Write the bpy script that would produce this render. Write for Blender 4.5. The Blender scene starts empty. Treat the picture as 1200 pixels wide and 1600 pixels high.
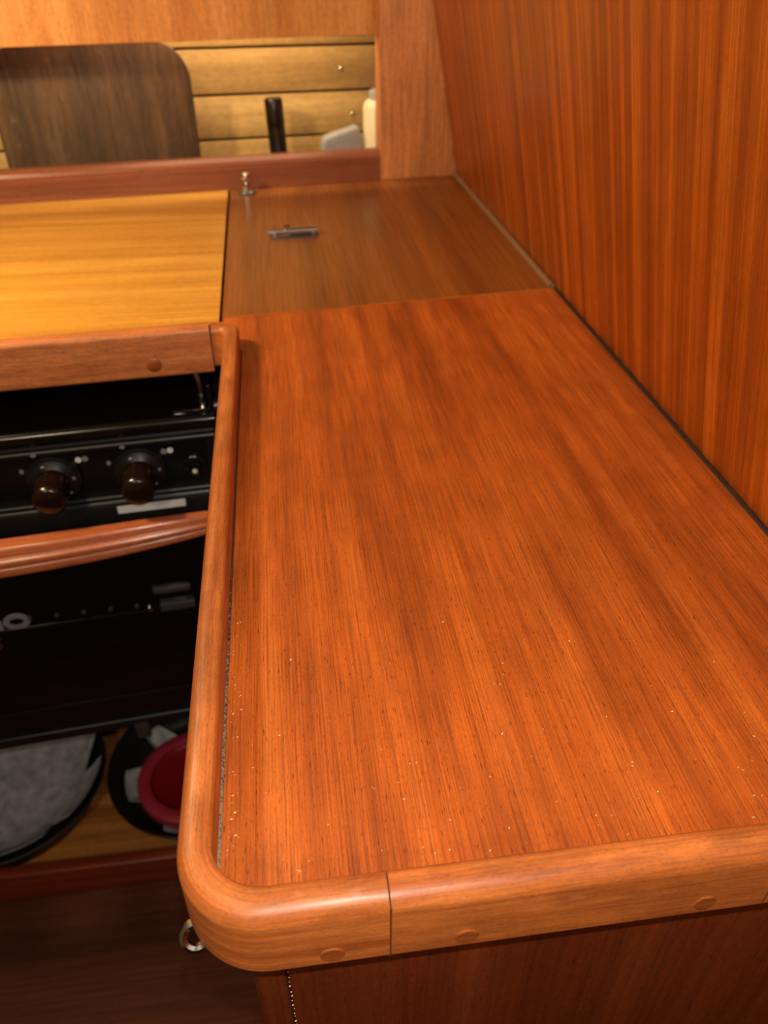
import bpy, bmesh, math, random
from mathutils import Vector, Matrix
random.seed(7)
SC = bpy.context.scene
COL = SC.collection
PI = math.pi

# ------------------------------------------------------------------ camera
PITCH, YAW = math.radians(36.146), math.radians(7.463)
CAM = Vector((0, 0, .28))
fwd = Vector((math.sin(YAW)*math.cos(PITCH), math.cos(YAW)*math.cos(PITCH), -math.sin(PITCH)))
rgt = Vector((math.cos(YAW), -math.sin(YAW), 0))
upv = rgt.cross(fwd)
cd = bpy.data.cameras.new('camera'); cam = bpy.data.objects.new('camera', cd); COL.objects.link(cam)
m = Matrix((rgt, upv, -fwd)).transposed().to_4x4(); m.translation = CAM
cam.matrix_world = m
cd.sensor_fit = 'VERTICAL'; cd.sensor_height = 36; cd.lens = 27.045
cd.clip_start = .01; cd.clip_end = 20
cd.dof.use_dof = True; cd.dof.focus_distance = .36; cd.dof.aperture_fstop = 10.5
SC.camera = cam

# ------------------------------------------------------------------ world, lamps, exposure
w = bpy.data.worlds.new('cabin_air'); SC.world = w; w.use_nodes = True
bg = w.node_tree.nodes['Background']; bg.inputs[0].default_value = (1, .62, .34, 1); bg.inputs[1].default_value = .07

def lamp(name, typ, loc, power, col, size=.1, target=None, spot=None):
    d = bpy.data.lights.new(name, typ); d.energy = power; d.color = col
    if typ == 'AREA': d.shape = 'DISK'; d.size = size
    else: d.shadow_soft_size = size
    if typ == 'SPOT': d.spot_size = spot; d.spot_blend = .6
    o = bpy.data.objects.new(name, d); COL.objects.link(o); o.location = loc
    if target is not None:
        o.rotation_euler = (Vector(target)-Vector(loc)).to_track_quat('-Z', 'Y').to_euler()
    return o
# the phone's own flash, a finger's width above the lens
lamp('phone_flash', 'SPOT', CAM + upv*.022, 6.0, (1, .91, .80), .0025, CAM + fwd, math.radians(120))
# warm cabin lamps: one under the deckhead over the cooker, one overhead behind the cook
lamp('galley_lamp', 'AREA', (-.50, .60, .48), 5.3, (1, .76, .42), .09, (-.30, .90, 0))
lamp('cabin_lamp', 'AREA', (-.50, -.80, .95), 6.0, (1, .78, .52), .18, (.0, 1.1, .1))
# unseen lamp added behind the fascia to brighten the planks over the shelf
_l = lamp('plank_fill_lamp', 'AREA', (-.050, 1.268, .30), 1.0, (1, .80, .50), .05, (-.061, 1.345, .05))
_l.data.shape = 'RECTANGLE'; _l.data.size = .34; _l.data.size_y = .02

vs = SC.view_settings
vs.view_transform = 'Standard'; vs.look = 'None'; vs.exposure = 0.0; vs.gamma = 1; vs.use_curve_mapping = False

# ------------------------------------------------------------------ materials
def srgb(r, g, b):
    f = lambda c: (c/255/12.92) if c/255 <= .04045 else ((c/255+.055)/1.055)**2.4
    return (f(r), f(g), f(b), 1)

def new_mat(name):
    mt = bpy.data.materials.new(name); mt.use_nodes = True
    nt = mt.node_tree; b = nt.nodes['Principled BSDF']
    return mt, nt, b

def N(nt, typ, **kw):
    n = nt.nodes.new(typ)
    for k, v in kw.items(): setattr(n, k, v)
    return n

def wood(name, dark, mid, light, axis='Y', coord='Object', band=22, fine=520, pores=.5, rough=.34, coat=.25,
         bump=.12, blotch=.35, along=1.0, fine_amt=.45, wear=None, stain=0, coat_rough=.22):
    """veneer or solid teak: broad growth bands, fine grain lines, short dark pores; grain runs along `axis`"""
    mt, nt, b = new_mat(name); L = nt.links.new
    tc = N(nt, 'ShaderNodeTexCoord')
    def noise(ac, al, detail=2, rough_=.5, dist=0):
        mp = N(nt, 'ShaderNodeMapping')
        s = {'X': (al, ac, ac), 'Y': (ac, al, ac), 'Z': (ac, ac, al)}[axis]
        mp.inputs['Scale'].default_value = s
        L(tc.outputs[coord], mp.inputs['Vector'])
        n = N(nt, 'ShaderNodeTexNoise'); n.inputs['Scale'].default_value = 1
        n.inputs['Detail'].default_value = detail; n.inputs['Roughness'].default_value = rough_
        n.inputs['Distortion'].default_value = dist
        L(mp.outputs[0], n.inputs['Vector']); return n.outputs['Fac']
    def ramp(src, stops):
        r = N(nt, 'ShaderNodeValToRGB'); e = r.color_ramp.elements
        e[0].position, e[0].color = stops[0]; e[1].position, e[1].color = stops[-1]
        for p, c in stops[1:-1]:
            k = e.new(p); k.color = c
        L(src, r.inputs[0]); return r.outputs[0]
    def mix(a, c, fac, mode='MIX'):
        x = N(nt, 'ShaderNodeMix', data_type='RGBA', blend_type=mode)
        if isinstance(fac, (int, float)): x.inputs[0].default_value = fac
        else: L(fac, x.inputs[0])
        for s, i in ((a, 6), (c, 7)):
            if isinstance(s, tuple): x.inputs[i].default_value = s
            else: L(s, x.inputs[i])
        return x.outputs[2]
    bands = noise(band, .9*along, 3, .6, .3)
    c = ramp(bands, [(.30, dark), (.5, mid), (.70, light)])
    g = noise(fine, 7*along, 2, .6)
    c = mix(c, ramp(g, [(.30, (.45, .40, .36, 1)), (.5, (1, 1, 1, 1)), (.72, (1.5, 1.42, 1.35, 1))]), fine_amt, 'MULTIPLY')
    if pores:
        p = noise(fine*1.5, 85*along, 1, .5)
        c = mix(c, (.16, .12, .10, 1), ramp(p, [(.64, (0, 0, 0, 1)), (.74, (pores, pores, pores, 1))]), 'MULTIPLY')
        sp = noise(fine*1.1, fine*.55, 2, .6)
        c = mix(c, ramp(sp, [(.32, (.78, .74, .70, 1)), (.68, (1.25, 1.2, 1.15, 1))]), .45, 'MULTIPLY')
    bl = noise(7, 5, 3, .6)
    c = mix(c, ramp(bl, [(.3, (.62, .55, .5, 1)), (.6, (1.1, 1.08, 1.05, 1))]), blotch, 'MULTIPLY')
    if stain:
        st = noise(34, 22, 4, .65)
        c = mix(c, ramp(st, [(.36, (.60, .55, .52, 1)), (.58, (1.06, 1.04, 1.02, 1))]), stain, 'MULTIPLY')
    if wear:
        wn = noise(60, 34, 4, .7)
        c = mix(c, wear[0], ramp(wn, [(wear[1], (0, 0, 0, 1)), (wear[1]+.12, (wear[2],)*3+(1,))]))
    L(c, b.inputs['Base Color'])
    rr = ramp(g, [(.3, (rough+.12,)*3+(1,)), (.7, (rough-.06,)*3+(1,))]); L(rr, b.inputs['Roughness'])
    b.inputs['Specular IOR Level'].default_value = .4
    b.inputs['Coat Weight'].default_value = coat; b.inputs['Coat Roughness'].default_value = coat_rough
    bp = N(nt, 'ShaderNodeBump'); bp.inputs['Strength'].default_value = bump; bp.inputs['Distance'].default_value = .0006
    L(g, bp.inputs['Height']); L(bp.outputs[0], b.inputs['Normal'])
    return mt

def plain(name, col, rough=.5, metal=0, spec=.5, noise=0, nscale=60, coat=0, bump=0):
    mt, nt, b = new_mat(name); L = nt.links.new
    b.inputs['Base Color'].default_value = col; b.inputs['Roughness'].default_value = rough
    b.inputs['Metallic'].default_value = metal; b.inputs['Specular IOR Level'].default_value = spec
    b.inputs['Coat Weight'].default_value = coat
    tc = N(nt, 'ShaderNodeTexCoord'); n = N(nt, 'ShaderNodeTexNoise'); n.inputs['Scale'].default_value = nscale
    n.inputs['Detail'].default_value = 4; L(tc.outputs['Object'], n.inputs['Vector'])
    if noise:
        r = N(nt, 'ShaderNodeValToRGB'); e = r.color_ramp.elements
        k1, k2 = 1-noise, 1+noise
        e[0].position = .32; e[0].color = tuple(x*k1 for x in col[:3])+(1,)
        e[1].position = .68; e[1].color = tuple(min(1, x*k2) for x in col[:3])+(1,)
        L(n.outputs['Fac'], r.inputs[0]); L(r.outputs[0], b.inputs['Base Color'])
    if bump:
        bp = N(nt, 'ShaderNodeBump'); bp.inputs['Strength'].default_value = bump; bp.inputs['Distance'].default_value = .001
        L(n.outputs['Fac'], bp.inputs['Height']); L(bp.outputs[0], b.inputs['Normal'])
    return mt

M = {}
M['top'] = wood('worktop_veneer', srgb(148, 70, 20), srgb(186, 92, 28), srgb(208, 112, 40), 'Y', band=42, fine=1100, pores=.8, rough=.46, bump=.6, blotch=.5, fine_amt=.65, along=2.4, stain=.35, coat_rough=.5)
M['hatch'] = wood('hatch_veneer', srgb(116, 66, 24), srgb(142, 82, 30), srgb(160, 96, 38), 'Y', band=24, pores=.4, rough=.38)
M['lid'] = wood('lid_veneer', srgb(196, 136, 48), srgb(218, 158, 62), srgb(236, 178, 84), 'X', band=30, fine=260, pores=.2, rough=.36, fine_amt=.25)
M['rail'] = wood('rail_teak', srgb(166, 88, 38), srgb(190, 108, 50), srgb(206, 126, 66), 'X', 'UV', band=150, fine=900, pores=.5, rough=.42, along=6, coat=.2, stain=.6, coat_rough=.35, wear=(srgb(214, 150, 112), .62, .45))
M['lidrail'] = wood('lid_rail_teak', srgb(172, 98, 52), srgb(190, 114, 62), srgb(204, 128, 74), 'X', band=120, fine=500, pores=.35, rough=.42, along=3, coat=.1)
M['plug'] = wood('plug_teak', srgb(136, 68, 30), srgb(152, 80, 36), srgb(166, 92, 44), 'X', band=200, fine=800, pores=.4, along=6)
M['bulk'] = wood('bulkhead_veneer', srgb(122, 54, 9), srgb(158, 74, 12), srgb(196, 104, 22), 'Z', band=60, fine=620, pores=.5, rough=.34, blotch=.35, along=1.1, coat=.3, fine_amt=.6, stain=.3)
M['post'] = wood('post_teak', srgb(186, 120, 74), srgb(206, 136, 84), srgb(218, 150, 98), 'Z', band=60, fine=300, pores=.3, rough=.45, along=2.5, coat=.1)
M['sill'] = wood('sill_teak', srgb(116, 66, 44), srgb(140, 80, 54), srgb(160, 96, 64), 'X', band=60, fine=300, pores=.3, rough=.42, coat=.15)
M['fascia'] = wood('fascia_veneer', srgb(210, 140, 76), srgb(226, 160, 94), srgb(238, 176, 110), 'Z', band=26, fine=220, pores=.3, rough=.45, fine_amt=.25, along=3, coat=.1)
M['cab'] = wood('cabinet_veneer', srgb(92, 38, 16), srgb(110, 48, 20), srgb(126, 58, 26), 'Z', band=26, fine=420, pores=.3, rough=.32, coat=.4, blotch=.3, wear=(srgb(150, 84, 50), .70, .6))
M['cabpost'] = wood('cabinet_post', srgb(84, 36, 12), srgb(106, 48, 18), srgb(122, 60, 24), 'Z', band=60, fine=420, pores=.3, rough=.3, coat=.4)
M['sole'] = wood('sole_veneer', srgb(62, 26, 9), srgb(76, 33, 12), srgb(88, 40, 15), 'X', band=20, fine=260, pores=.3, rough=.8, coat=0)
M['thresh'] = wood('threshold_teak', srgb(104, 36, 14), srgb(124, 46, 18), srgb(140, 56, 22), 'X', band=60, fine=300, pores=.3, rough=.45)
M['slat'] = wood('locker_slat', srgb(150, 94, 40), srgb(172, 110, 48), srgb(190, 128, 60), 'X', band=50, fine=240, pores=.2, rough=.55, coat=0)
M['plank'] = wood('hull_plank', srgb(176, 142, 84), srgb(198, 164, 102), srgb(212, 180, 118), 'X', band=26, fine=160, pores=.15, rough=.45, fine_amt=.2, coat=.15, blotch=.5)
M['board'] = wood('stained_board', srgb(72, 54, 38), srgb(92, 70, 48), srgb(112, 86, 62), 'Z', band=40, fine=160, pores=.2, rough=.5, along=3, coat=0, wear=(srgb(126, 104, 76), .62, .7))
M['handle'] = wood('handle_teak', srgb(158, 84, 50), srgb(176, 96, 58), srgb(190, 110, 70), 'X', band=80, fine=400, pores=.2, rough=.3, coat=.6)
M['enamel'] = plain('black_enamel', (.006, .005, .0045, 1), .16, spec=.5)
M['enamel_satin'] = plain('black_satin', (.009, .008, .008, 1), .34, spec=.45, noise=.2)
M['glass'] = plain('oven_glass', (.003, .0025, .002, 1), .06, spec=.5)
M['steel'] = plain('bright_steel', (.75, .74, .72, 1), .14, metal=1)
M['darksteel'] = plain('dark_steel', (.16, .16, .17, 1), .35, metal=.8)
M['knobtip'] = plain('brown_knob', (.012, .0045, .0025, 1), .2, spec=.6)
M['white'] = plain('white_print_glint', (.72, .72, .72, 1), .5)  # print and label, also the glint painted on the ignition button
M['grey'] = plain('grey_print_glint', (.20, .20, .22, 1), .5)  # panel spots, also the glints painted on the dials
M['logo'] = plain('logo_print', (.17, .17, .22, 1), .5)
M['joint'] = plain('dark_joint', (.010, .005, .003, 1), .8)
M['glue'] = plain('rail_joint', (.05, .016, .006, 1), .7)
M['felt'] = plain('grey_felt', (.40, .405, .43, 1), 1, spec=.1, noise=.3, nscale=55, bump=.6)
M['pan'] = plain('pan_black', (.008, .008, .008, 1), .5, spec=.4)
M['red'] = plain('red_plastic', (.26, .004, .012, 1), .4, noise=.06)
M['pink'] = plain('red_rim', (.40, .030, .055, 1), .4, noise=.06)
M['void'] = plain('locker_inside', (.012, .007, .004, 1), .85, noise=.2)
M['bottle'] = plain('black_bottle', (.010, .005, .004, 1), .28)
M['cream'] = plain('cream_plastic', (.86, .72, .48, 1), .45, noise=.05)
M['lilac'] = plain('grey_plastic', (.36, .35, .35, 1), .5, noise=.12)
M['crumb'] = plain('crumb', (.80, .60, .34, 1), .6, noise=.3, nscale=900)

def caulk_mat(name, dark, pale, lo, y0=None, y1=None):
    mt, nt, b = new_mat(name); L = nt.links.new
    tc = N(nt, 'ShaderNodeTexCoord'); n = N(nt, 'ShaderNodeTexNoise'); n.inputs['Scale'].default_value = 900; n.inputs['Detail'].default_value = 3
    L(tc.outputs['Object'], n.inputs['Vector']); f = n.outputs['Fac']
    if y0 is not None:                                   # dirt that has gathered towards one end of the bead
        sp = N(nt, 'ShaderNodeSeparateXYZ'); L(tc.outputs['Object'], sp.inputs[0])
        mr = N(nt, 'ShaderNodeMapRange'); mr.inputs[1].default_value = y0; mr.inputs[2].default_value = y1
        mr.inputs[3].default_value = .22; mr.inputs[4].default_value = -.25; L(sp.outputs[1], mr.inputs[0])
        ad = N(nt, 'ShaderNodeMath', operation='ADD'); L(f, ad.inputs[0]); L(mr.outputs[0], ad.inputs[1]); f = ad.outputs[0]
    r = N(nt, 'ShaderNodeValToRGB'); e = r.color_ramp.elements
    e[0].position = lo; e[0].color = dark; e[1].position = lo+.25; e[1].color = pale
    L(f, r.inputs[0]); L(r.outputs[0], b.inputs['Base Color']); b.inputs['Roughness'].default_value = .8
    bp = N(nt, 'ShaderNodeBump'); bp.inputs['Strength'].default_value = .6; bp.inputs['Distance'].default_value = .001
    L(n.outputs['Fac'], bp.inputs['Height']); L(bp.outputs[0], b.inputs['Normal'])
    return mt
M['caulk'] = caulk_mat('grimy_bead', srgb(70, 40, 22), srgb(150, 122, 92), .42, .14, .42)
M['bead_dark'] = caulk_mat('dark_bead', srgb(34, 17, 7), srgb(74, 46, 26), .48)
M['bead_pale'] = caulk_mat('pale_bead', srgb(118, 80, 48), srgb(178, 140, 100), .42)

# ------------------------------------------------------------------ mesh helpers
class MB:
    def __init__(s): s.v = []; s.f = []; s.uv = {}
    def add(s, vs_, fs, uvs=None):
        o = len(s.v); s.v += [tuple(v) for v in vs_]
        for i, f in enumerate(fs):
            if uvs: s.uv[len(s.f)] = uvs[i]
            s.f.append(tuple(o+k for k in f))
        return s
    def box(s, x0, x1, y0, y1, z0, z1):
        return s.add([(x0,y0,z0),(x1,y0,z0),(x1,y1,z0),(x0,y1,z0),(x0,y0,z1),(x1,y0,z1),(x1,y1,z1),(x0,y1,z1)],
                     [(0,3,2,1),(4,5,6,7),(0,1,5,4),(1,2,6,5),(2,3,7,6),(3,0,4,7)])
    def prism(s, poly, a, b, plane='XY'):
        """extrude a 2-D outline between a and b along the axis its plane leaves out"""
        P = {'XY': lambda p, t: (p[0], p[1], t), 'XZ': lambda p, t: (p[0], t, p[1]), 'YZ': lambda p, t: (t, p[0], p[1])}[plane]
        n = len(poly)
        return s.add([P(p, a) for p in poly]+[P(p, b) for p in poly],
                     [tuple(range(n)), tuple(range(2*n-1, n-1, -1))]+[(i, n+i, n+(i+1) % n, (i+1) % n) for i in range(n)])
    def sweep(s, path, prof, up=Vector((0, 0, 1)), closed=False, caps=True, scale=None):
        """profile (across, up) carried along a path; UV.x is the length in metres"""
        path = [Vector(p) for p in path]; n = len(path); k = len(prof); vs_ = []; d = [0]
        for i in range(1, n): d.append(d[-1]+(path[i]-path[i-1]).length)
        pl = [0]
        for j in range(k): pl.append(pl[-1]+(Vector(prof[(j+1) % k])-Vector(prof[j])).length)
        for i in range(n):
            if closed: t = path[(i+1) % n]-path[i-1]
            else: t = path[min(i+1, n-1)]-path[max(i-1, 0)]
            t.normalize(); sd = t.cross(up)
            if sd.length < 1e-5: sd = Vector((1, 0, 0))
            sd.normalize(); u2 = sd.cross(t).normalized()
            sc = scale[i] if scale else 1
            vs_ += [path[i]+sd*(a*sc)+u2*(b*sc) for a, b in prof]
        fs, uv = [], []
        for i in range(n if closed else n-1):
            i2 = (i+1) % n
            d2 = d[i2] if i2 else d[-1]+.001
            for j in range(k):
                j2 = (j+1) % k
                fs.append((i*k+j, i*k+j2, i2*k+j2, i2*k+j)); uv.append([(d[i], pl[j]), (d[i], pl[j+1]), (d2, pl[j+1]), (d2, pl[j])])
        if caps and not closed:
            fs.append(tuple(range(k-1, -1, -1))); uv.append([(d[0], pl[j]) for j in range(k-1, -1, -1)])
            fs.append(tuple((n-1)*k+j for j in range(k))); uv.append([(d[-1], pl[j]) for j in range(k)])
        return s.add(vs_, fs, uv)
    def tube(s, path, r, seg=10, closed=False, scale=None):
        prof = [(r*math.cos(2*PI*j/seg), r*math.sin(2*PI*j/seg)) for j in range(seg)]
        p = [Vector(q) for q in path]; t = (p[-1]-p[0]) if not closed else Vector((1, 0, 0))
        up = Vector((0, 0, 1)) if abs(t.normalized().z) < .8 else Vector((0, 1, 0))
        return s.sweep(path, prof, up, closed, True, scale)
    def lathe(s, prof, c=(0, 0, 0), ax=(0, 0, 1), seg=32):
        """(radius, height) profile spun about an axis through c"""
        q = Vector((0, 0, 1)).rotation_difference(Vector(ax)); c = Vector(c); k = len(prof); vs_ = []
        for i in range(seg):
            a = 2*PI*i/seg
            vs_ += [c+q @ Vector((r*math.cos(a), r*math.sin(a), h)) for r, h in prof]
        fs = [(i*k+j, ((i+1) % seg)*k+j, ((i+1) % seg)*k+j+1, i*k+j+1) for i in range(seg) for j in range(k-1)]
        return s.add(vs_, fs)
    def build(s, name, mat, parent=None, smooth=None, bevel=0, bseg=3, loc=None, rot=None):
        me = bpy.data.meshes.new(name); me.from_pydata(s.v, [], s.f)
        if s.uv:
            l = me.uv_layers.new(name='UVMap')
            for p in me.polygons:
                if p.index in s.uv:
                    for li, q in zip(p.loop_indices, s.uv[p.index]): l.data[li].uv = q
        bm = bmesh.new(); bm.from_mesh(me)
        bmesh.ops.remove_doubles(bm, verts=bm.verts, dist=1e-6)
        bmesh.ops.recalc_face_normals(bm, faces=bm.faces)
        if bevel:
            ed = [e for e in bm.edges if len(e.link_faces) == 2 and e.calc_face_angle() > .6]
            bmesh.ops.bevel(bm, geom=ed, offset=bevel, segments=bseg, profile=.5, affect='EDGES', clamp_overlap=True)
        bm.to_mesh(me); bm.free()
        me.materials.append(M[mat] if isinstance(mat, str) else mat)
        if smooth is None: smooth = bool(bevel)
        if smooth:
            me.polygons.foreach_set('use_smooth', [True]*len(me.polygons))
            try: me.set_sharp_from_angle(angle=math.radians(42))
            except Exception: pass
        o = bpy.data.objects.new(name, me); COL.objects.link(o)
        if parent: o.parent = parent
        if loc: o.location = loc
        if rot: o.rotation_euler = rot
        return o

def tag(o, label=None, cat=None, group=None, kind=None):
    for k, v in (('label', label), ('category', cat), ('group', group), ('kind', kind)):
        if v: o[k] = v
    return o
def thing(name, label, cat, loc=(0, 0, 0), rz=0, group=None):
    o = bpy.data.objects.new(name, None); COL.objects.link(o); o.empty_display_size = .05
    o.location = loc; o.rotation_euler = (0, 0, rz); return tag(o, label, cat, group)
def arc(cx, cy, r, a0, a1, n):
    return [(cx+r*math.cos(math.radians(a0+(a1-a0)*i/n)), cy+r*math.sin(math.radians(a0+(a1-a0)*i/n))) for i in range(n+1)]
def round_rect(w_, h_, r, n=4, cx=0, cy=0):
    p = []
    for sx, sy, a in ((1, 1, 0), (-1, 1, 90), (-1, -1, 180), (1, -1, 270)):
        p += arc(cx+sx*(w_/2-r), cy+sy*(h_/2-r), r, a, a+90, n)
    return p
def rel(pts, o): return [(x-o[0], y-o[1]) for x, y in pts]

# frames measured off the joinery: the cooker front and the hull side are each a few degrees off square
SO, SA = (-.0619, .6407, 0), math.radians(5)
WO, WA = (-.378, 1.158, 0), math.radians(8)
def wpt(u, v, z): return (WO[0]+u*math.cos(WA)-v*math.sin(WA), WO[1]+u*math.sin(WA)+v*math.cos(WA), z)
def spt(u, v, z): return (SO[0]+u*math.cos(SA)-v*math.sin(SA), SO[1]+u*math.sin(SA)+v*math.cos(SA), z)
FLOOR = -.80

# ================================================================== the setting
# cabin sole
o = MB().box(-2.0, .9, -1.6, .62, FLOOR-.03, FLOOR).build('floor', 'sole'); tag(o, 'dark brown cabin sole below the cooker', kind='structure')
# leaning bulkhead on the right: grain runs along its own z
LEAN = math.atan(.21)
o = MB().box(0, .02, -1.2, 1.30, -.86, .75).build('wall_right', 'bulk', loc=(.2757, 0, 0), rot=(0, -LEAN, 0))
tag(o, 'glossy orange-brown veneered bulkhead with upright grain', kind='structure')
# partition that closes the cooker space on the left
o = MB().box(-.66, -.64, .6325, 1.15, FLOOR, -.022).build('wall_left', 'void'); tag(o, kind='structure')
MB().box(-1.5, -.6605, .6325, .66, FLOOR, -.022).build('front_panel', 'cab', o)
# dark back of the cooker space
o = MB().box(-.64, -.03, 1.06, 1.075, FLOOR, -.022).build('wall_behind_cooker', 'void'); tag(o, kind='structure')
# threshold in front of the locker under the cooker
o = MB().box(-.64, -.036, .615, .6325, FLOOR, -.742).build('trim_1', 'thresh', bevel=.003)
tag(o, 'low red-brown wooden threshold under the cooker', kind='structure')
# sill, post and fascia round the opening at the back
sp_ = [(-.006, -.02), (.020, -.02), (.020, .037), (.0165, .0405), (.002, .0405), (-.004, .036), (-.006, .032)]
o = MB().prism(sp_, -1.0, .5365, 'YZ').build('trim_2', 'sill', loc=WO, rot=(0, 0, WA)); tag(o, 'brown wooden sill behind the lids', kind='structure')
mb = MB(); mb.box(-1.0, .5365, -.0062, -.0050, .0275, .0287); mb.build('bead', 'sill', o)
pp = [(.5375, -.02), (.668+.004, -.02), (.668, 0), (.668-.212*.46, .46), (.5375, .46)]
o = MB().prism(pp, -.008, .022, 'XZ').build('trim_3', 'post', loc=WO, rot=(0, 0, WA), bevel=.0015, bseg=2)
tag(o, 'wooden corner post that widens downwards beside the bulkhead', kind='structure')
fp = [(-1.0, .172), (-.40, .178), (.5370, .1868), (.5370, .46), (-1.0, .46)]
o = MB().prism(fp, -.004, .016, 'XZ').build('trim_4', 'fascia', loc=WO, rot=(0, 0, WA), bevel=.0012, bseg=2)
tag(o, 'pale orange wooden fascia above the opening', kind='structure')
# hull side seen through the opening: planks with grooves between them
hull = MB().box(-1.0, .72, .172, .185, -.22, .46).build('wall_back', 'joint', loc=WO, rot=(0, 0, WA)); tag(hull, 'pale planked hull side behind the opening', kind='structure')
planks = []
for i in range(-4, 6):
    z0 = .036+i*.0627
    p = MB().box(-1.0, .70, .158, .172, z0+.0017, min(z0+.0627-.0017, .46)).build('plank', 'plank', hull, bevel=.0022, bseg=2); planks.append(p)
def screw(u, z, par):
    MB().lathe([(0, .0012), (.0026, .0012), (.0036, .0004), (.0036, -.003)], (u, .158, z), (0, -1, 0), 14).build('screw', 'steel', par, smooth=True)
screw(.518, .1285, planks[5]); screw(.536, .0640, planks[4]); screw(.20, .1285, planks[5])
o = MB().box(-1.0, .70, .020, .158, -.212, -.200).build('trim_5', 'plank', loc=WO, rot=(0, 0, WA)); tag(o, kind='structure')
o = MB().box(-1.0, .70, .004, .018, -.20, -.021).build('trim_6', 'plank', loc=WO, rot=(0, 0, WA)); tag(o, kind='structure')

# ================================================================== worktop with its fiddle rail
LX_ = -.0490
RT, RB, RW = .0185, -.0185, .0135       # rail top, rail foot, rail thickness
WL = (0, 0, 0)
wt = thing('worktop', 'long orange-brown veneered worktop with raised rounded rail at its edge', 'worktop', WL)
poly = arc(LX_+.0262, .1370+.0262, .0262, 180, 270, 8)+[(.2738, .137), (.2738, .7420), (-.0605, .7058), (-.0618, .6605), (-.0605, .655), (LX_, .64)]
MB().prism(poly, -.018, 0).build('panel', 'top', wt)
# paler edge strip along the joint with the hatch
ed = Vector((.2738+.0605, .7420-.7058, 0)).normalized()
MB().sweep([(-.0605, .7062, -.0035), (.2725, .7423, -.0035)], [(-.0013, -.006), (.0013, -.006), (.0013, .0040), (.0004, .0045), (-.0013, .0040)]).build('edge_strip', 'rail', wt)
def rail_profile(wd, zt, zb, r, ri=.0028):
    p = [(wd/2, zb+.002), (wd/2-.0003, zt-r)]
    p += [(wd/2-.0003-r+r*math.cos(a), zt-r+r*math.sin(a)) for a in (PI/10, PI/5, 3*PI/10, 2*PI/5, PI/2)]
    p += [(-wd/2+ri-ri*math.sin(a), zt+.0002-ri+ri*math.cos(a)) for a in (0, PI/6, PI/3, PI/2)]
    p += [(-wd/2, zb+.002), (-wd/2+.002, zb), (wd/2-.002, zb)]
    return p
RP = rail_profile(RW, RT, RB, .0068)
FY, LX = .1370, -.0490                 # centre lines of front rail and side rail
JX = .0195                             # scarf joint in the front rail
J2 = .1640
corner = [(LX, .30, 0), (LX, .24, 0)]+[(x, y, 0) for x, y in arc(LX+.0262, FY+.0262, .0262, 180, 270, 14)]+[(0, FY, 0), (JX-.0003, FY, 0)]
side = [(-.0672, .6475, 0), (-.064, .6477, 0)]+[(x, y, 0) for x, y in arc(-.0620, .6340, .0130, 84, 0, 10)]+[(LX, .60, 0), (LX, .45, 0), (LX, .3002, 0)]
MB().sweep(corner, RP).build('rail', 'rail', wt, smooth=True)
MB().sweep(side, RP).build('rail', 'rail', wt, smooth=True)
MB().sweep([(JX+.0003, FY, 0), (.09, FY, 0), (J2-.0003, FY, 0)], RP).build('rail', 'rail', wt, smooth=True)
MB().sweep([(J2+.0003, FY, 0), (.22, FY, 0), (.2737, FY, 0)], RP).build('rail', 'rail', wt, smooth=True)
for x, c in ((JX, 1), (J2, 1)):
    MB().box(x-.0003, x+.0003, FY-RW/2+.0001, FY+RW/2-.0004, RB+.0002, RT-.0022).build('glue_line', 'glue', wt)
for x, z in ((-.0015, -.0105), (.0475, -.0105), (.1390, -.0100)):
    MB().lathe([(0, .0004), (.0042, .0004), (.0046, 0), (.0046, -.003)], (x, FY-RW/2, z), (0, -1, 0), 24).build('plug', 'plug', wt, smooth=True)
MB().box(-.0689, -.0668, .6412, .6535, -.0180, .0160).build('joint_filler', 'joint', wt)
# grimy bead along the foot of the rail and dark bead along the bulkhead
bp_ = [(-.0012, -.001), (.0004, -.001), (.0002, .0003), (-.0004, .0007), (-.0012, .0012)]
bpath = [(LX+RW/2+.0010, .63, 0), (LX+RW/2+.0010, .30, 0), (LX+RW/2+.0010, .20, 0)]+[(x, y, 0) for x, y in arc(LX+.0262, FY+.0262, .0262-RW/2-.0010, 180, 262, 12)]
MB().sweep([(p[0], p[1], .0002) for p in bpath], [(-a, b) for a, b in bp_]).build('sealant', 'caulk', wt, smooth=True)
MB().tube([(.2733, .15, .0002), (.2733, .45, .0002), (.2733, .742, .0002)], .0016, 8).build('sealant', 'bead_dark', wt, smooth=True)

# crumbs and dust that lie near the front of the worktop
mb = MB()
for i in range(120):
    x = random.uniform(-.03, .22); y = .155+abs(random.gauss(0, .06))
    if i < 40: x = LX+RW/2+.003+abs(random.gauss(0, .003)); y = random.uniform(.165, .30)
    r = random.choice((.00016, .0002, .0002, .00028, .0004)); a = random.uniform(0, PI)
    L_ = r*random.uniform(1, 2.4)
    c, s = math.cos(a), math.sin(a)
    mb.add([(x+c*L_, y+s*L_, .0001), (x-s*r, y+c*r, .0001), (x-c*L_, y-s*L_, .0001), (x+s*r, y-c*r, .0001), (x, y, .0001+r)], [(0, 1, 4), (1, 2, 4), (2, 3, 4), (3, 0, 4), (3, 2, 1, 0)])
tag(mb.build('crumbs', 'crumb'), 'pale crumbs and dust scattered on the front of the worktop', 'crumbs', kind='stuff')

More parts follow.
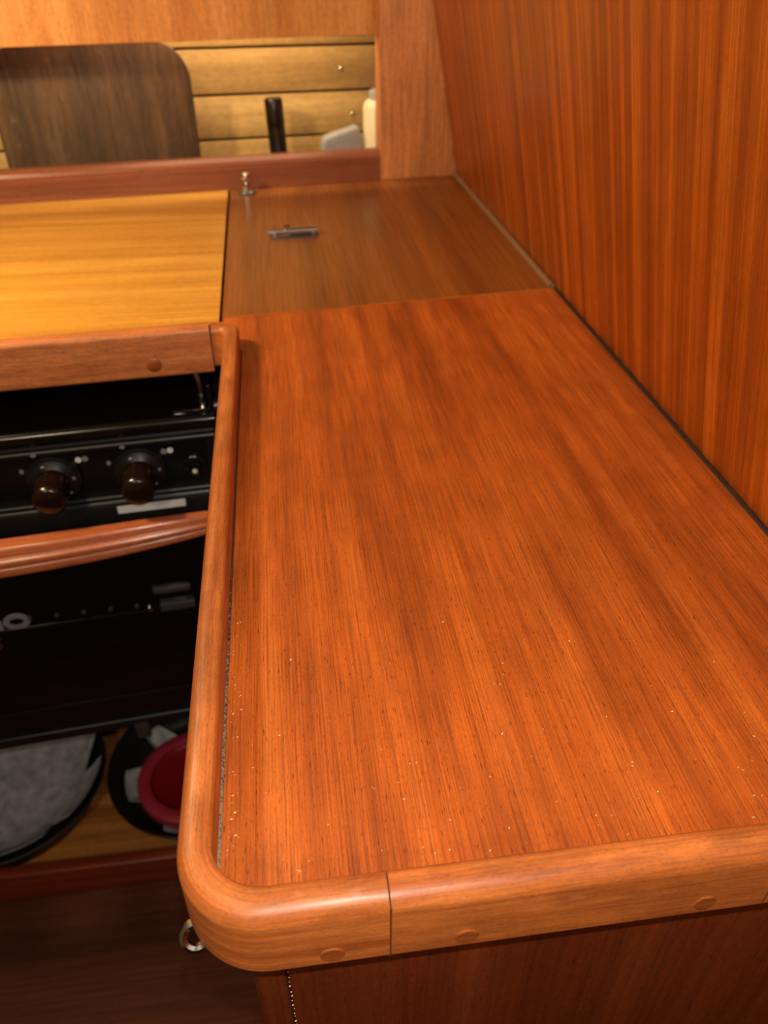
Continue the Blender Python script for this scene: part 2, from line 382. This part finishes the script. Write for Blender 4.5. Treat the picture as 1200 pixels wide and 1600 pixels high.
# ================================================================== base cabinet under the worktop
bc = thing('base_cabinet', 'dark red-brown glossy cabinet under the worktop', 'cabinet', (.1, .35, FLOOR))
def bx(x0, x1, y0, y1, z0, z1): return MB().box(x0-.1, x1-.1, y0-.35, y1-.35, z0-FLOOR, z1-FLOOR)
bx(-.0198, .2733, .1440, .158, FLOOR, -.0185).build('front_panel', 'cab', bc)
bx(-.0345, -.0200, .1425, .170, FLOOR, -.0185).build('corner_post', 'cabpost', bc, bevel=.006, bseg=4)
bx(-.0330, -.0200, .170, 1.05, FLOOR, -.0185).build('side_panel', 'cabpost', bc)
mb = MB()
for i in range(46):                     # beads of old varnish squeezed out of the seam
    z = -.022-i*.0042+random.uniform(-.001, .001); r = random.uniform(.00022, .0005)
    mb.lathe([(0, r), (r*.8, r*.5), (r, 0)], (-.0199-.1+random.uniform(-.0002, .0002), .1440-.35, z-FLOOR), (0, -1, 0), 6)
tag(mb.build('seam_drops', 'crumb', bc), 'row of pale specks along the seam', kind='stuff')

# steel eye under the rail corner
ey = thing('screw_eye', 'small bright steel ring eye under the rounded rail corner', 'eye', (-.0345, .155, -.026))
mb = MB(); mb.tube([(-.0182+.0042*math.cos(a), .000+.0020*math.cos(a)*.3, .0042*math.sin(a)) for a in [2*PI*i/24 for i in range(24)]], .00165, 8, closed=True); 
mb = MB()
ring = []
for i in range(24):
    a = 2*PI*i/24
    ring.append(Vector((-.0185+.0048*math.cos(a), -.004+.0048*math.sin(a)*.62, .0048*math.sin(a)*.78)))
mb.sweep(ring, [(.0020*math.cos(t), .0020*math.sin(t)) for t in [2*PI*j/8 for j in range(8)]], Vector((0, .78, -.62)), closed=True)
mb.build('ring', 'steel', ey, smooth=True)
MB().tube([(-.0140, -.004, 0), (-.006, -.003, 0), (.0005, 0, 0)], .0016, 8).build('shank', 'steel', ey, smooth=True)

# ================================================================== far hatch with bolt and knob
hl = thing('locker_hatch', 'flat brown wooden hatch with small steel bolt by the bulkhead', 'hatch', (.1, .95, 0))
hp = rel([(-.0612, .7088), (.2702, .7450), (.2702, 1.2400), (-.0675, 1.1970)], (.1, .95))
MB().prism(hp, -.018, 0).build('panel', 'hatch', hl)
MB().tube([(.2715-.1, .746-.95, .0010), (.2725-.1, 1.0-.95, .0010), (.2728-.1, 1.238-.95, .0010)], .0034, 8).build('sealant', 'bead_pale', hl, smooth=True)

bt = thing('barrel_bolt', 'small steel barrel bolt lying on the brown hatch', 'bolt', (.0152, .957, 0), math.radians(4))
MB().prism(round_rect(.058, .020, .003), 0, .0016).build('base_plate', 'darksteel', bt, bevel=.0004, bseg=1)
MB().tube([(-.004, 0, .0062), (.0285, 0, .0062)], .0050, 14).build('barrel', 'steel', bt, smooth=True)
MB().tube([(-.031, 0, .0060), (.010, 0, .0060)], .0026, 10).build('rod', 'steel', bt, smooth=True)
MB().lathe([(0, .0105), (.0026, .010), (.0040, .0075), (.0030, .0045), (.0018, .003), (.0018, 0)], (-.0075, 0, .006), (0, -.35, .94), 16).build('knob', 'steel', bt, smooth=True)
for x in (-.0235, .0245): MB().lathe([(0, .0012), (.002, .001), (.0030, 0)], (x, -.0072, .0016), (0, 0, 1), 12).build('screw', 'steel', bt, smooth=True)
for x in (-.0235,): MB().sweep([(x, -.006, .0016), (x, -.005, .0070), (x, 0, .0096), (x, .005, .0070), (x, .006, .0016)], [(-.0035, -.0006), (.0035, -.0006), (.0035, .0006), (-.0035, .0006)], Vector((1, 0, 0))).build('keeper', 'steel', bt)

kb = thing('steel_stud', 'small upright steel stud standing before the sill', 'stud', (-.0435, 1.168, 0))
MB().lathe([(.0125, 0), (.0125, .0028), (.0100, .0046), (.005, .005)], seg=20).build('base', 'darksteel', kb, smooth=True)
MB().lathe([(.0060, .0040), (.0056, .012), (.0046, .016), (.0066, .0190), (.0074, .0230), (.0060, .0270), (0, .0290)], seg=20).build('head', 'steel', kb, smooth=True)

# ================================================================== lid over the cooker
ld = thing('hinged_counter', 'golden wooden flap over the black cooker with pale front rail', 'counter flap', (-.3, .9, 0))
l1 = spt(-.0105, .0140, 0); l0 = spt(-.575, .0140, 0); b1 = wpt(.304, -.0075, 0); b0 = wpt(-.30, -.0075, 0)
MB().prism(rel([l0[:2], l1[:2], (-.0640, .700), (-.0715, b1[1]), b0[:2]], (-.3, .9)), -.018, .0002).build('panel', 'lid', ld)
LR = rail_profile(.0140, .0190, -.0235, .0050)
e0 = Vector(spt(-.575, .0070, 0))-Vector((-.3, .9, 0)); e1 = Vector(spt(-.0060, .0070, 0))-Vector((-.3, .9, 0))
MB().sweep([e0, e1], LR).build('front_rail', 'lidrail', ld, smooth=True)
for u in (-.0565, -.30):
    c = Vector(spt(u, 0, -.0115))-Vector((-.3, .9, 0)); MB().lathe([(0, .0003), (.0062, .0003), (.0066, 0), (.0066, -.003)], c, (math.sin(SA), -math.cos(SA), 0), 24).build('plug', 'plug', ld, smooth=True)

o = MB().prism([(-1.5, .650), (-.645, .645), (-.645, 1.118), (-1.5, 1.0)], -.018, 0).build('trim_7', 'lid'); tag(o, 'golden wooden counter left of the flap', kind='structure')
# ================================================================== cooker (local x along its front, y into the recess)
ck = thing('cooker', 'black gimballed galley cooker with wooden oven handle', 'cooker', (SO[0], SO[1], -.62), SA)
ZC = .62
def cz(pts): return [(y, z+ZC) for y, z in pts]
UL, UR = -.505, -.012
# hob pan: flat top with rolled lip
hob = [(.40, -.070), (.006, -.070)]+[(.0005+.0055*math.cos(math.radians(a))*1.0, -.0695+.0060*math.sin(math.radians(a))) for a in (60, 90, 120, 150, 180, 210, 240)]+[(.001, -.079), (.40, -.079)]
MB().prism(cz(hob), UL, UR, 'YZ').build('hob', 'enamel', ck, smooth=True)
# low back splash and raised side of the hob
MB().box(UR-.004, UR, .01, .40, -.0705+ZC, -.040+ZC).build('hob_side', 'enamel', ck, bevel=.0012)
MB().box(UL, UL+.004, .01, .40, -.0705+ZC, -.040+ZC).build('hob_side', 'enamel', ck, bevel=.0012)
for u in (-.15, -.36):
    MB().lathe([(.062, 0), (.062, .004), (.045, .010), (.030, .012), (0, .013)], (u, .20, -.070+ZC), seg=28).build('burner', 'enamel_satin', ck, smooth=True)
# control panel framed by two soft ridges
cp = [(.030, -.079), (.008, -.079), (.009, -.0815)]
cp += [(.0075-.0045*math.sin(math.radians(a)), -.0895+.0040*math.cos(math.radians(a))) for a in (0, 30, 60, 90, 120, 150, 180)]
cp += [(.0120, -.0965), (.0120, -.1415)]
cp += [(.0075-.0045*math.sin(math.radians(a)), -.1465+.0040*math.cos(math.radians(a))) for a in (0, 30, 60, 90, 120, 150, 180)]
cp += [(.008, -.1520), (.006, -.1545), (.006, -.1735), (.010, -.1755), (.030, -.1755)]
MB().prism(cz(cp), UL+.003, UR-.003, 'YZ').build('control_panel', 'enamel_satin', ck, smooth=True)
def disc(u, z, r, name, mat, par, y=.0118, h=.0006, sx=1):
    mb = MB(); k = 16
    mb.add([(u+sx*r*math.cos(2*PI*i/k), y-h, z+ZC+r*math.sin(2*PI*i/k)) for i in range(k)]+[(u+sx*r*math.cos(2*PI*i/k), y+.001, z+ZC+r*math.sin(2*PI*i/k)) for i in range(k)],
           [tuple(range(k)), tuple(range(2*k-1, k-1, -1))]+[(i, k+i, k+(i+1) % k, (i+1) % k) for i in range(k)])
    return mb.build(name, mat, par)
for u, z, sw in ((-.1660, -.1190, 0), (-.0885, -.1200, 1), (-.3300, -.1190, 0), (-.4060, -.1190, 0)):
    kn = MB().lathe([(.0250, 0), (.0250, .004), (.0238, .0062), (.0225, .0066), (.0220, .0090), (.0185, .0105), (.0150, .0125)], (u, .0120, z+ZC), (0, -1, 0), 36).build('knob', 'enamel_satin', ck, smooth=True)
    MB().lathe([(.0150, .0115), (.0148, .039), (.0140, .0425), (.0120, .0442), (0, .0447)], (u, .0120, z+ZC), (0, -1, 0), 32).build('knob_cap', 'knobtip', kn, smooth=True)
    disc(u-.0050, z+.0160, .0021, 'pointer_glint', 'white', kn, .0120-.0103)
    disc(u+.0178, z+.0020, .0016, 'pointer_glint', 'grey', kn, .0120-.0103, sx=1.6)  # glint on the dial bevel, painted as a grey disc
    disc(u+.0130, z-.0130, .0014, 'pointer_glint', 'grey', kn, .0120-.0103)  # second painted glint, lower right of the dial
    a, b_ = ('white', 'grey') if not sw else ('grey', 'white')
    disc(u+.0245, z+.0150, .0029, 'mark_glint', a, ck); disc(u+.0305, z+.0155, .0029, 'mark_glint', b_, ck)  # small pale spots on the panel beside the dial
    disc(u-.0105, z+.0295, .0018, 'mark_glint', 'grey', ck, .0033, sx=1.4)
    disc(u-.0270, z+.0090, .0024, 'mark_glint', 'grey', ck, sx=.8)
bn = MB().lathe([(.0115, 0), (.0115, .003), (.0100, .0042), (.0075, .0042), (.0070, .0075), (.0055, .0095), (0, .0098)], (-.0375, .0120, -.1235+ZC), (0, -1, 0), 24).build('ignition_button', 'enamel', ck, smooth=True)
disc(-.0378, -.1250, .0024, 'mark_glint', 'white', bn, .0026)  # painted glint on the button face
MB().box(-.1170, -.0520, .0050, .0064, -.1660+ZC, -.1575+ZC).build('label_plate', 'white', ck, bevel=.0004, bseg=1)
# oven: body, glass door, window frame, handle
MB().box(UL+.012, UR-.012, .012, .40, -.452+ZC, -.079+ZC).build('oven_body', 'enamel_satin', ck)
dr = MB().box(UL+.006, UR-.006, -.004, .0118, -.4460+ZC, -.1790+ZC).build('oven_door', 'glass', ck, bevel=.003)
wf = round_rect(.40, .125, .035, 6, -.258, -.350+ZC)
mb = MB(); mb.sweep([(x, -.0045, z) for x, z in wf], [(.0022*math.cos(t), .0014*math.sin(t)) for t in [2*PI*j/8 for j in range(8)]], Vector((0, 1, 0)), closed=True)
mb.build('window_frame', 'enamel', dr, smooth=True)
for i in range(7):
    disc(-.226+.0265*i, -.2745-.0012*i, .0022, 'metal_dot', 'darksteel', dr, -.0042, .0012)  # row of small dark metal dots across the door
disc(-.2640, -.3040, .0048, 'steel_button', 'steel', dr, -.0042, .004)  # small bright steel disc on the door
# lettering on the door
def stroke(mb, pts, wd=.0058, closed=False):
    mb.sweep([(x, -.0046, z+ZC) for x, z in pts], [(-wd/2, -.0005), (wd/2, -.0005), (wd/2, .0005), (-wd/2, .0005)], Vector((0, 1, 0)), closed=closed)
mb = MB(); zb_, rr = -.2765, .0088
def ell(cx, a0, a1, n=20): return [(cx+rr*1.15*math.cos(math.radians(a0+(a1-a0)*i/n)), zb_+rr*.86*math.sin(math.radians(a0+(a1-a0)*i/n))) for i in range(n+1)]
stroke(mb, ell(-.2390, 0, 342, 19), closed=True)                                   # o
stroke(mb, [(-.2745, zb_-rr), (-.2745, zb_+rr)]); stroke(mb, [(-.2745, zb_+.001)]+ell(-.2660, 150, 0, 10)+[(-.2559, zb_-rr)])   # n
stroke(mb, [(-.3015, zb_)]+[(-.2815, zb_)]+ell(-.2915, 10, 320, 18))               # e
mb.build('logo', 'logo', dr)
# door hinge bracket and catch on the right
MB().box(-.100, -.062, -.0085, -.0035, -.2640+ZC, -.2570+ZC).build('hinge_bracket', 'darksteel', dr, bevel=.001, bseg=2)
MB().box(-.096, -.060, -.0095, -.0035, -.2880+ZC, -.2780+ZC).build('hinge_bracket', 'darksteel', dr, bevel=.001, bseg=2)
for u in (-.107, -.046): disc(u, -.2845, .0026, 'hinge_pin', 'steel', dr, -.0042, .003)
# bowed wooden handle with two ridges
hpf = [(-a, b) for a, b in [(-.0090, -.0150), (.0050, -.0150), (.0075, -.0135), (.0085, -.0110), (.0075, -.0060), (.0062, -.0050), (.0070, -.0036), (.0098, -.0020), (.0104, .0010), (.0096, .0038), (.0070, .0056), (.0062, .0066), (.0062, .0120), (.0040, .0148), (-.0090, .0150)]][::-1]
hpath, hs = [], []
for i in range(31):
    t = i/30; u = -.020+(-.497+.020)*t; k = math.sin(PI*t)
    hpath.append((u, -.026-.020*k**.8, -.1655+ZC)); hs.append(.56+.52*k**.6)
hd = MB().sweep(hpath, hpf, scale=hs).build('door_handle', 'handle', ck, smooth=True)
for u in (-.024, -.493): MB().box(u-.006, u+.006, -.025, -.002, -.188+ZC, -.176+ZC).build('handle_bracket', 'darksteel', hd)
# bottom edge and feet
MB().box(UL+.008, UR-.008, -.004, .40, -.4640+ZC, -.4535+ZC).build('base_plate', 'enamel_satin', ck, bevel=.003)
MB().box(UL+.02, UR-.02, .012, .40, -.4860+ZC, -.4640+ZC).build('skirt', 'enamel_satin', ck)
for u in (-.150, -.36): MB().box(u-.008, u+.008, .000, .012, -.4960+ZC, -.4640+ZC).build('stop_bracket', 'darksteel', ck, bevel=.002, bseg=2)
# chrome fiddle stay standing on the hob, and gimbal pins that carry the cooker
MB().tube([(-.0215, .022, -.0700+ZC), (-.0215, .022, -.050+ZC), (-.0235, .022, -.030+ZC), (-.0240, .024, -.0250+ZC)], .0034, 10).build('fiddle_stay', 'steel', ck, smooth=True)
MB().box(-.050, -.016, .014, .022, -.0700+ZC, -.0655+ZC).build('fiddle_clamp', 'steel', ck, bevel=.001, bseg=2)
MB().lathe([(0, .0018), (.0022, .0015), (.0030, 0)], (-.1480, .012, -.0700+ZC), seg=14).build('metal_dot', 'steel', ck, smooth=True)  # steel dot added to stand for a light reflection on the hob
MB().tube([(UR-.012, .20, -.16+ZC), (.045, .20, -.16+ZC)], .009, 14).build('gimbal_pin', 'darksteel', ck, smooth=True)
MB().tube([(UL+.012, .20, -.16+ZC), (-.535, .20, -.16+ZC)], .009, 14).build('gimbal_pin', 'darksteel', ck, smooth=True)

# ================================================================== locker below the cooker
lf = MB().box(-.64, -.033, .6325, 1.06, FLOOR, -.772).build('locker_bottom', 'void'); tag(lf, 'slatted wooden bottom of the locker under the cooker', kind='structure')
for i in range(9):
    y0 = .6335+i*.0465
    MB().box(-.64, -.034, y0, y0+.0445, -.772, -.7600).build('slat', 'slat', lf, bevel=.0015, bseg=2)
SL = -.760
def pan(name, label, cx, cy, r, rb, hgt, ha):
    t = thing(name, label, 'pan', (cx, cy, SL))
    MB().lathe([(0, 0), (rb, 0), (rb+.006, .004), (r-.002, hgt-.003), (r, hgt), (r-.002, hgt+.001), (r-.005, hgt-.002), (rb, .0075), (rb-.006, .0045), (0, .0045)], seg=56).build('bowl', 'pan', t, smooth=True)
    c, s = math.cos(ha), math.sin(ha)
    MB().sweep([(c*(r-.004), s*(r-.004), hgt-.010), (c*(r+.03), s*(r+.03), hgt-.004), (c*(r+.06), s*(r+.06), hgt)], [(a, b) for a, b in round_rect(.020, .010, .004, 3)]).build('handle', 'pan', t, smooth=True)
    return t
pan('frying_pan', 'black frying pan with a grey felt protector lying in it', -.464, .754, .141, .112, .050, math.radians(70))
pan('cooking_pan', 'smaller black pan holding the red round lid', -.186, .757, .134, .106, .046, math.radians(112))
def felt(name, label, cx, cy, z, prof, notches):
    """felt disc with wedge slits: notches are (apex angle, apex radius, from angle, to angle)"""
    t = []; R = prof
    ang = 0
    nn = sorted(notches, key=lambda q: q[2])
    cur = nn[-1][3]-360
    for ap, ar, a0, a1 in nn:
        k = max(2, int((a0-cur)/6))
        t += [(R, cur+(a0-cur)*i/k) for i in range(k+1)]
        t.append((ar, ap)); cur = a1
    pts = [(r*math.cos(math.radians(a)), r*math.sin(math.radians(a))) for r, a in t]
    mb = MB(); rings = (1, .86, .62, .3); n = len(pts); vs_ = []
    lift = lambda r: max(0, r-.095)*1.15+.0015*math.sin(r*90)
    for layer in (0, -.003):
        for q in rings:
            vs_ += [(x*q, y*q, lift(math.hypot(x*q, y*q))+layer) for x, y in pts]
        vs_.append((0, 0, layer))
    fs = []; h_ = n*4+1
    for b0 in (0, h_):
        for k in range(3):
            fs += [(b0+k*n+i, b0+k*n+(i+1) % n, b0+(k+1)*n+(i+1) % n, b0+(k+1)*n+i) for i in range(n)]
        fs += [(b0+3*n+i, b0+3*n+(i+1) % n, b0+4*n) for i in range(n)]
    fs += [(i, (i+1) % n, h_+(i+1) % n, h_+i) for i in range(n)]
    o = mb.add(vs_, fs).build(name, 'felt', loc=(cx, cy, z), smooth=True)
    return tag(o, label, 'felt pad')
felt('pan_protector', 'mottled grey felt protector with notched rim lying in frying pan', -.464, .754, SL+.013+.0060, .1385,
     [(-3, .102, 4, 27), (-44, .100, -54, -38), (-90, .112, -96, -82), (42, .105, 50, 66), (90, .105, 94, 110), (135, .105, 140, 156), (180, .105, 186, 200), (228, .105, 232, 246)])
felt('pan_protector', 'grey felt protector mostly hidden under the red lid', -.186, .757, SL+.0085, .1120,
     [(205, .062, 205, 246), (268, .062, 266, 286), (318, .062, 316, 340), (20, .062, 12, 40), (65, .062, 60, 84), (110, .062, 104, 130), (150, .062, 144, 178)])
rd = thing('round_lid', 'red round plastic lid with pinkish rim resting in the pan', 'lid', (-.1950, .732, SL+.0235))
MB().lathe([(0, .012), (.056, .012), (.058, .0135), (.0600, .0170)], seg=48).build('centre', 'red', rd, smooth=True)
MB().lathe([(.0595, .0150), (.0610, .0195), (.0650, .0215), (.0760, .0205), (.0795, .0175), (.0800, .008), (.0785, 0), (.066, 0), (.060, .010)], seg=56).build('rim', 'pink', rd, smooth=True)

# ================================================================== things behind the sill
ob = Vector(wpt(.1485, .075, -.200))
bd = MB(); W2 = .1360; HT = .3785
out = [(-W2+.002, 0), (W2-.002, 0)]+arc(W2-.050, HT-.050, .050, 0, 90, 10)+arc(-W2+.050, HT-.050, .050, 90, 180, 10)
o = bd.prism(out, -.006, .006, 'XZ').build('chopping_board', 'board', loc=ob, rot=(math.radians(-1.5), math.radians(-.6), WA), bevel=.0025, bseg=2)
tag(o, 'dark weathered brown board with rounded corners standing behind the sill', 'board')
bo = thing('bottle', 'slim black bottle standing against the pale planks', 'bottle', wpt(.4105, .100, -.200), WA); bo.rotation_euler = (0, math.radians(-2.2), WA)
MB().lathe([(0, 0), (.030, 0), (.033, .003), (.033, .150), (.030, .175), (.018, .205), (.0136, .222), (.0132, .287), (.0132, .2875)], seg=28).build('body', 'bottle', bo, smooth=True)
MB().lathe([(.0132, .262), (.0138, .264), (.0138, .297), (.0125, .3005), (0, .3010)], seg=28).build('cap', 'bottle', bo, smooth=True)
cb = thing('canister', 'cream plastic canister half hidden by the corner post', 'canister', wpt(.5640, .070, -.200), WA)
MB().lathe([(0, 0), (.030, 0), (.032, .003), (.032, .285), (.030, .292), (.026, .296), (.022, .297)], seg=36).build('body', 'cream', cb, smooth=True)
MB().lathe([(.0225, .290), (.0225, .308), (.0205, .310), (0, .3105)], seg=32).build('cap', 'lilac', cb, smooth=True)
gp = [(-.031, 0), (.031, 0), (.0335, .235), (.0285, .2600), (.0255, .2635), (-.0245, .2500), (-.0285, .246), (-.0300, .236)]
o = MB().prism(gp, -.012, .012, 'XZ').build('plastic_pouch', 'lilac', loc=wpt(.4950, .072, -.200), rot=(0, 0, WA), bevel=.006, bseg=3)
tag(o, 'pale grey pouch with slanted top beside the cream canister', 'pouch')
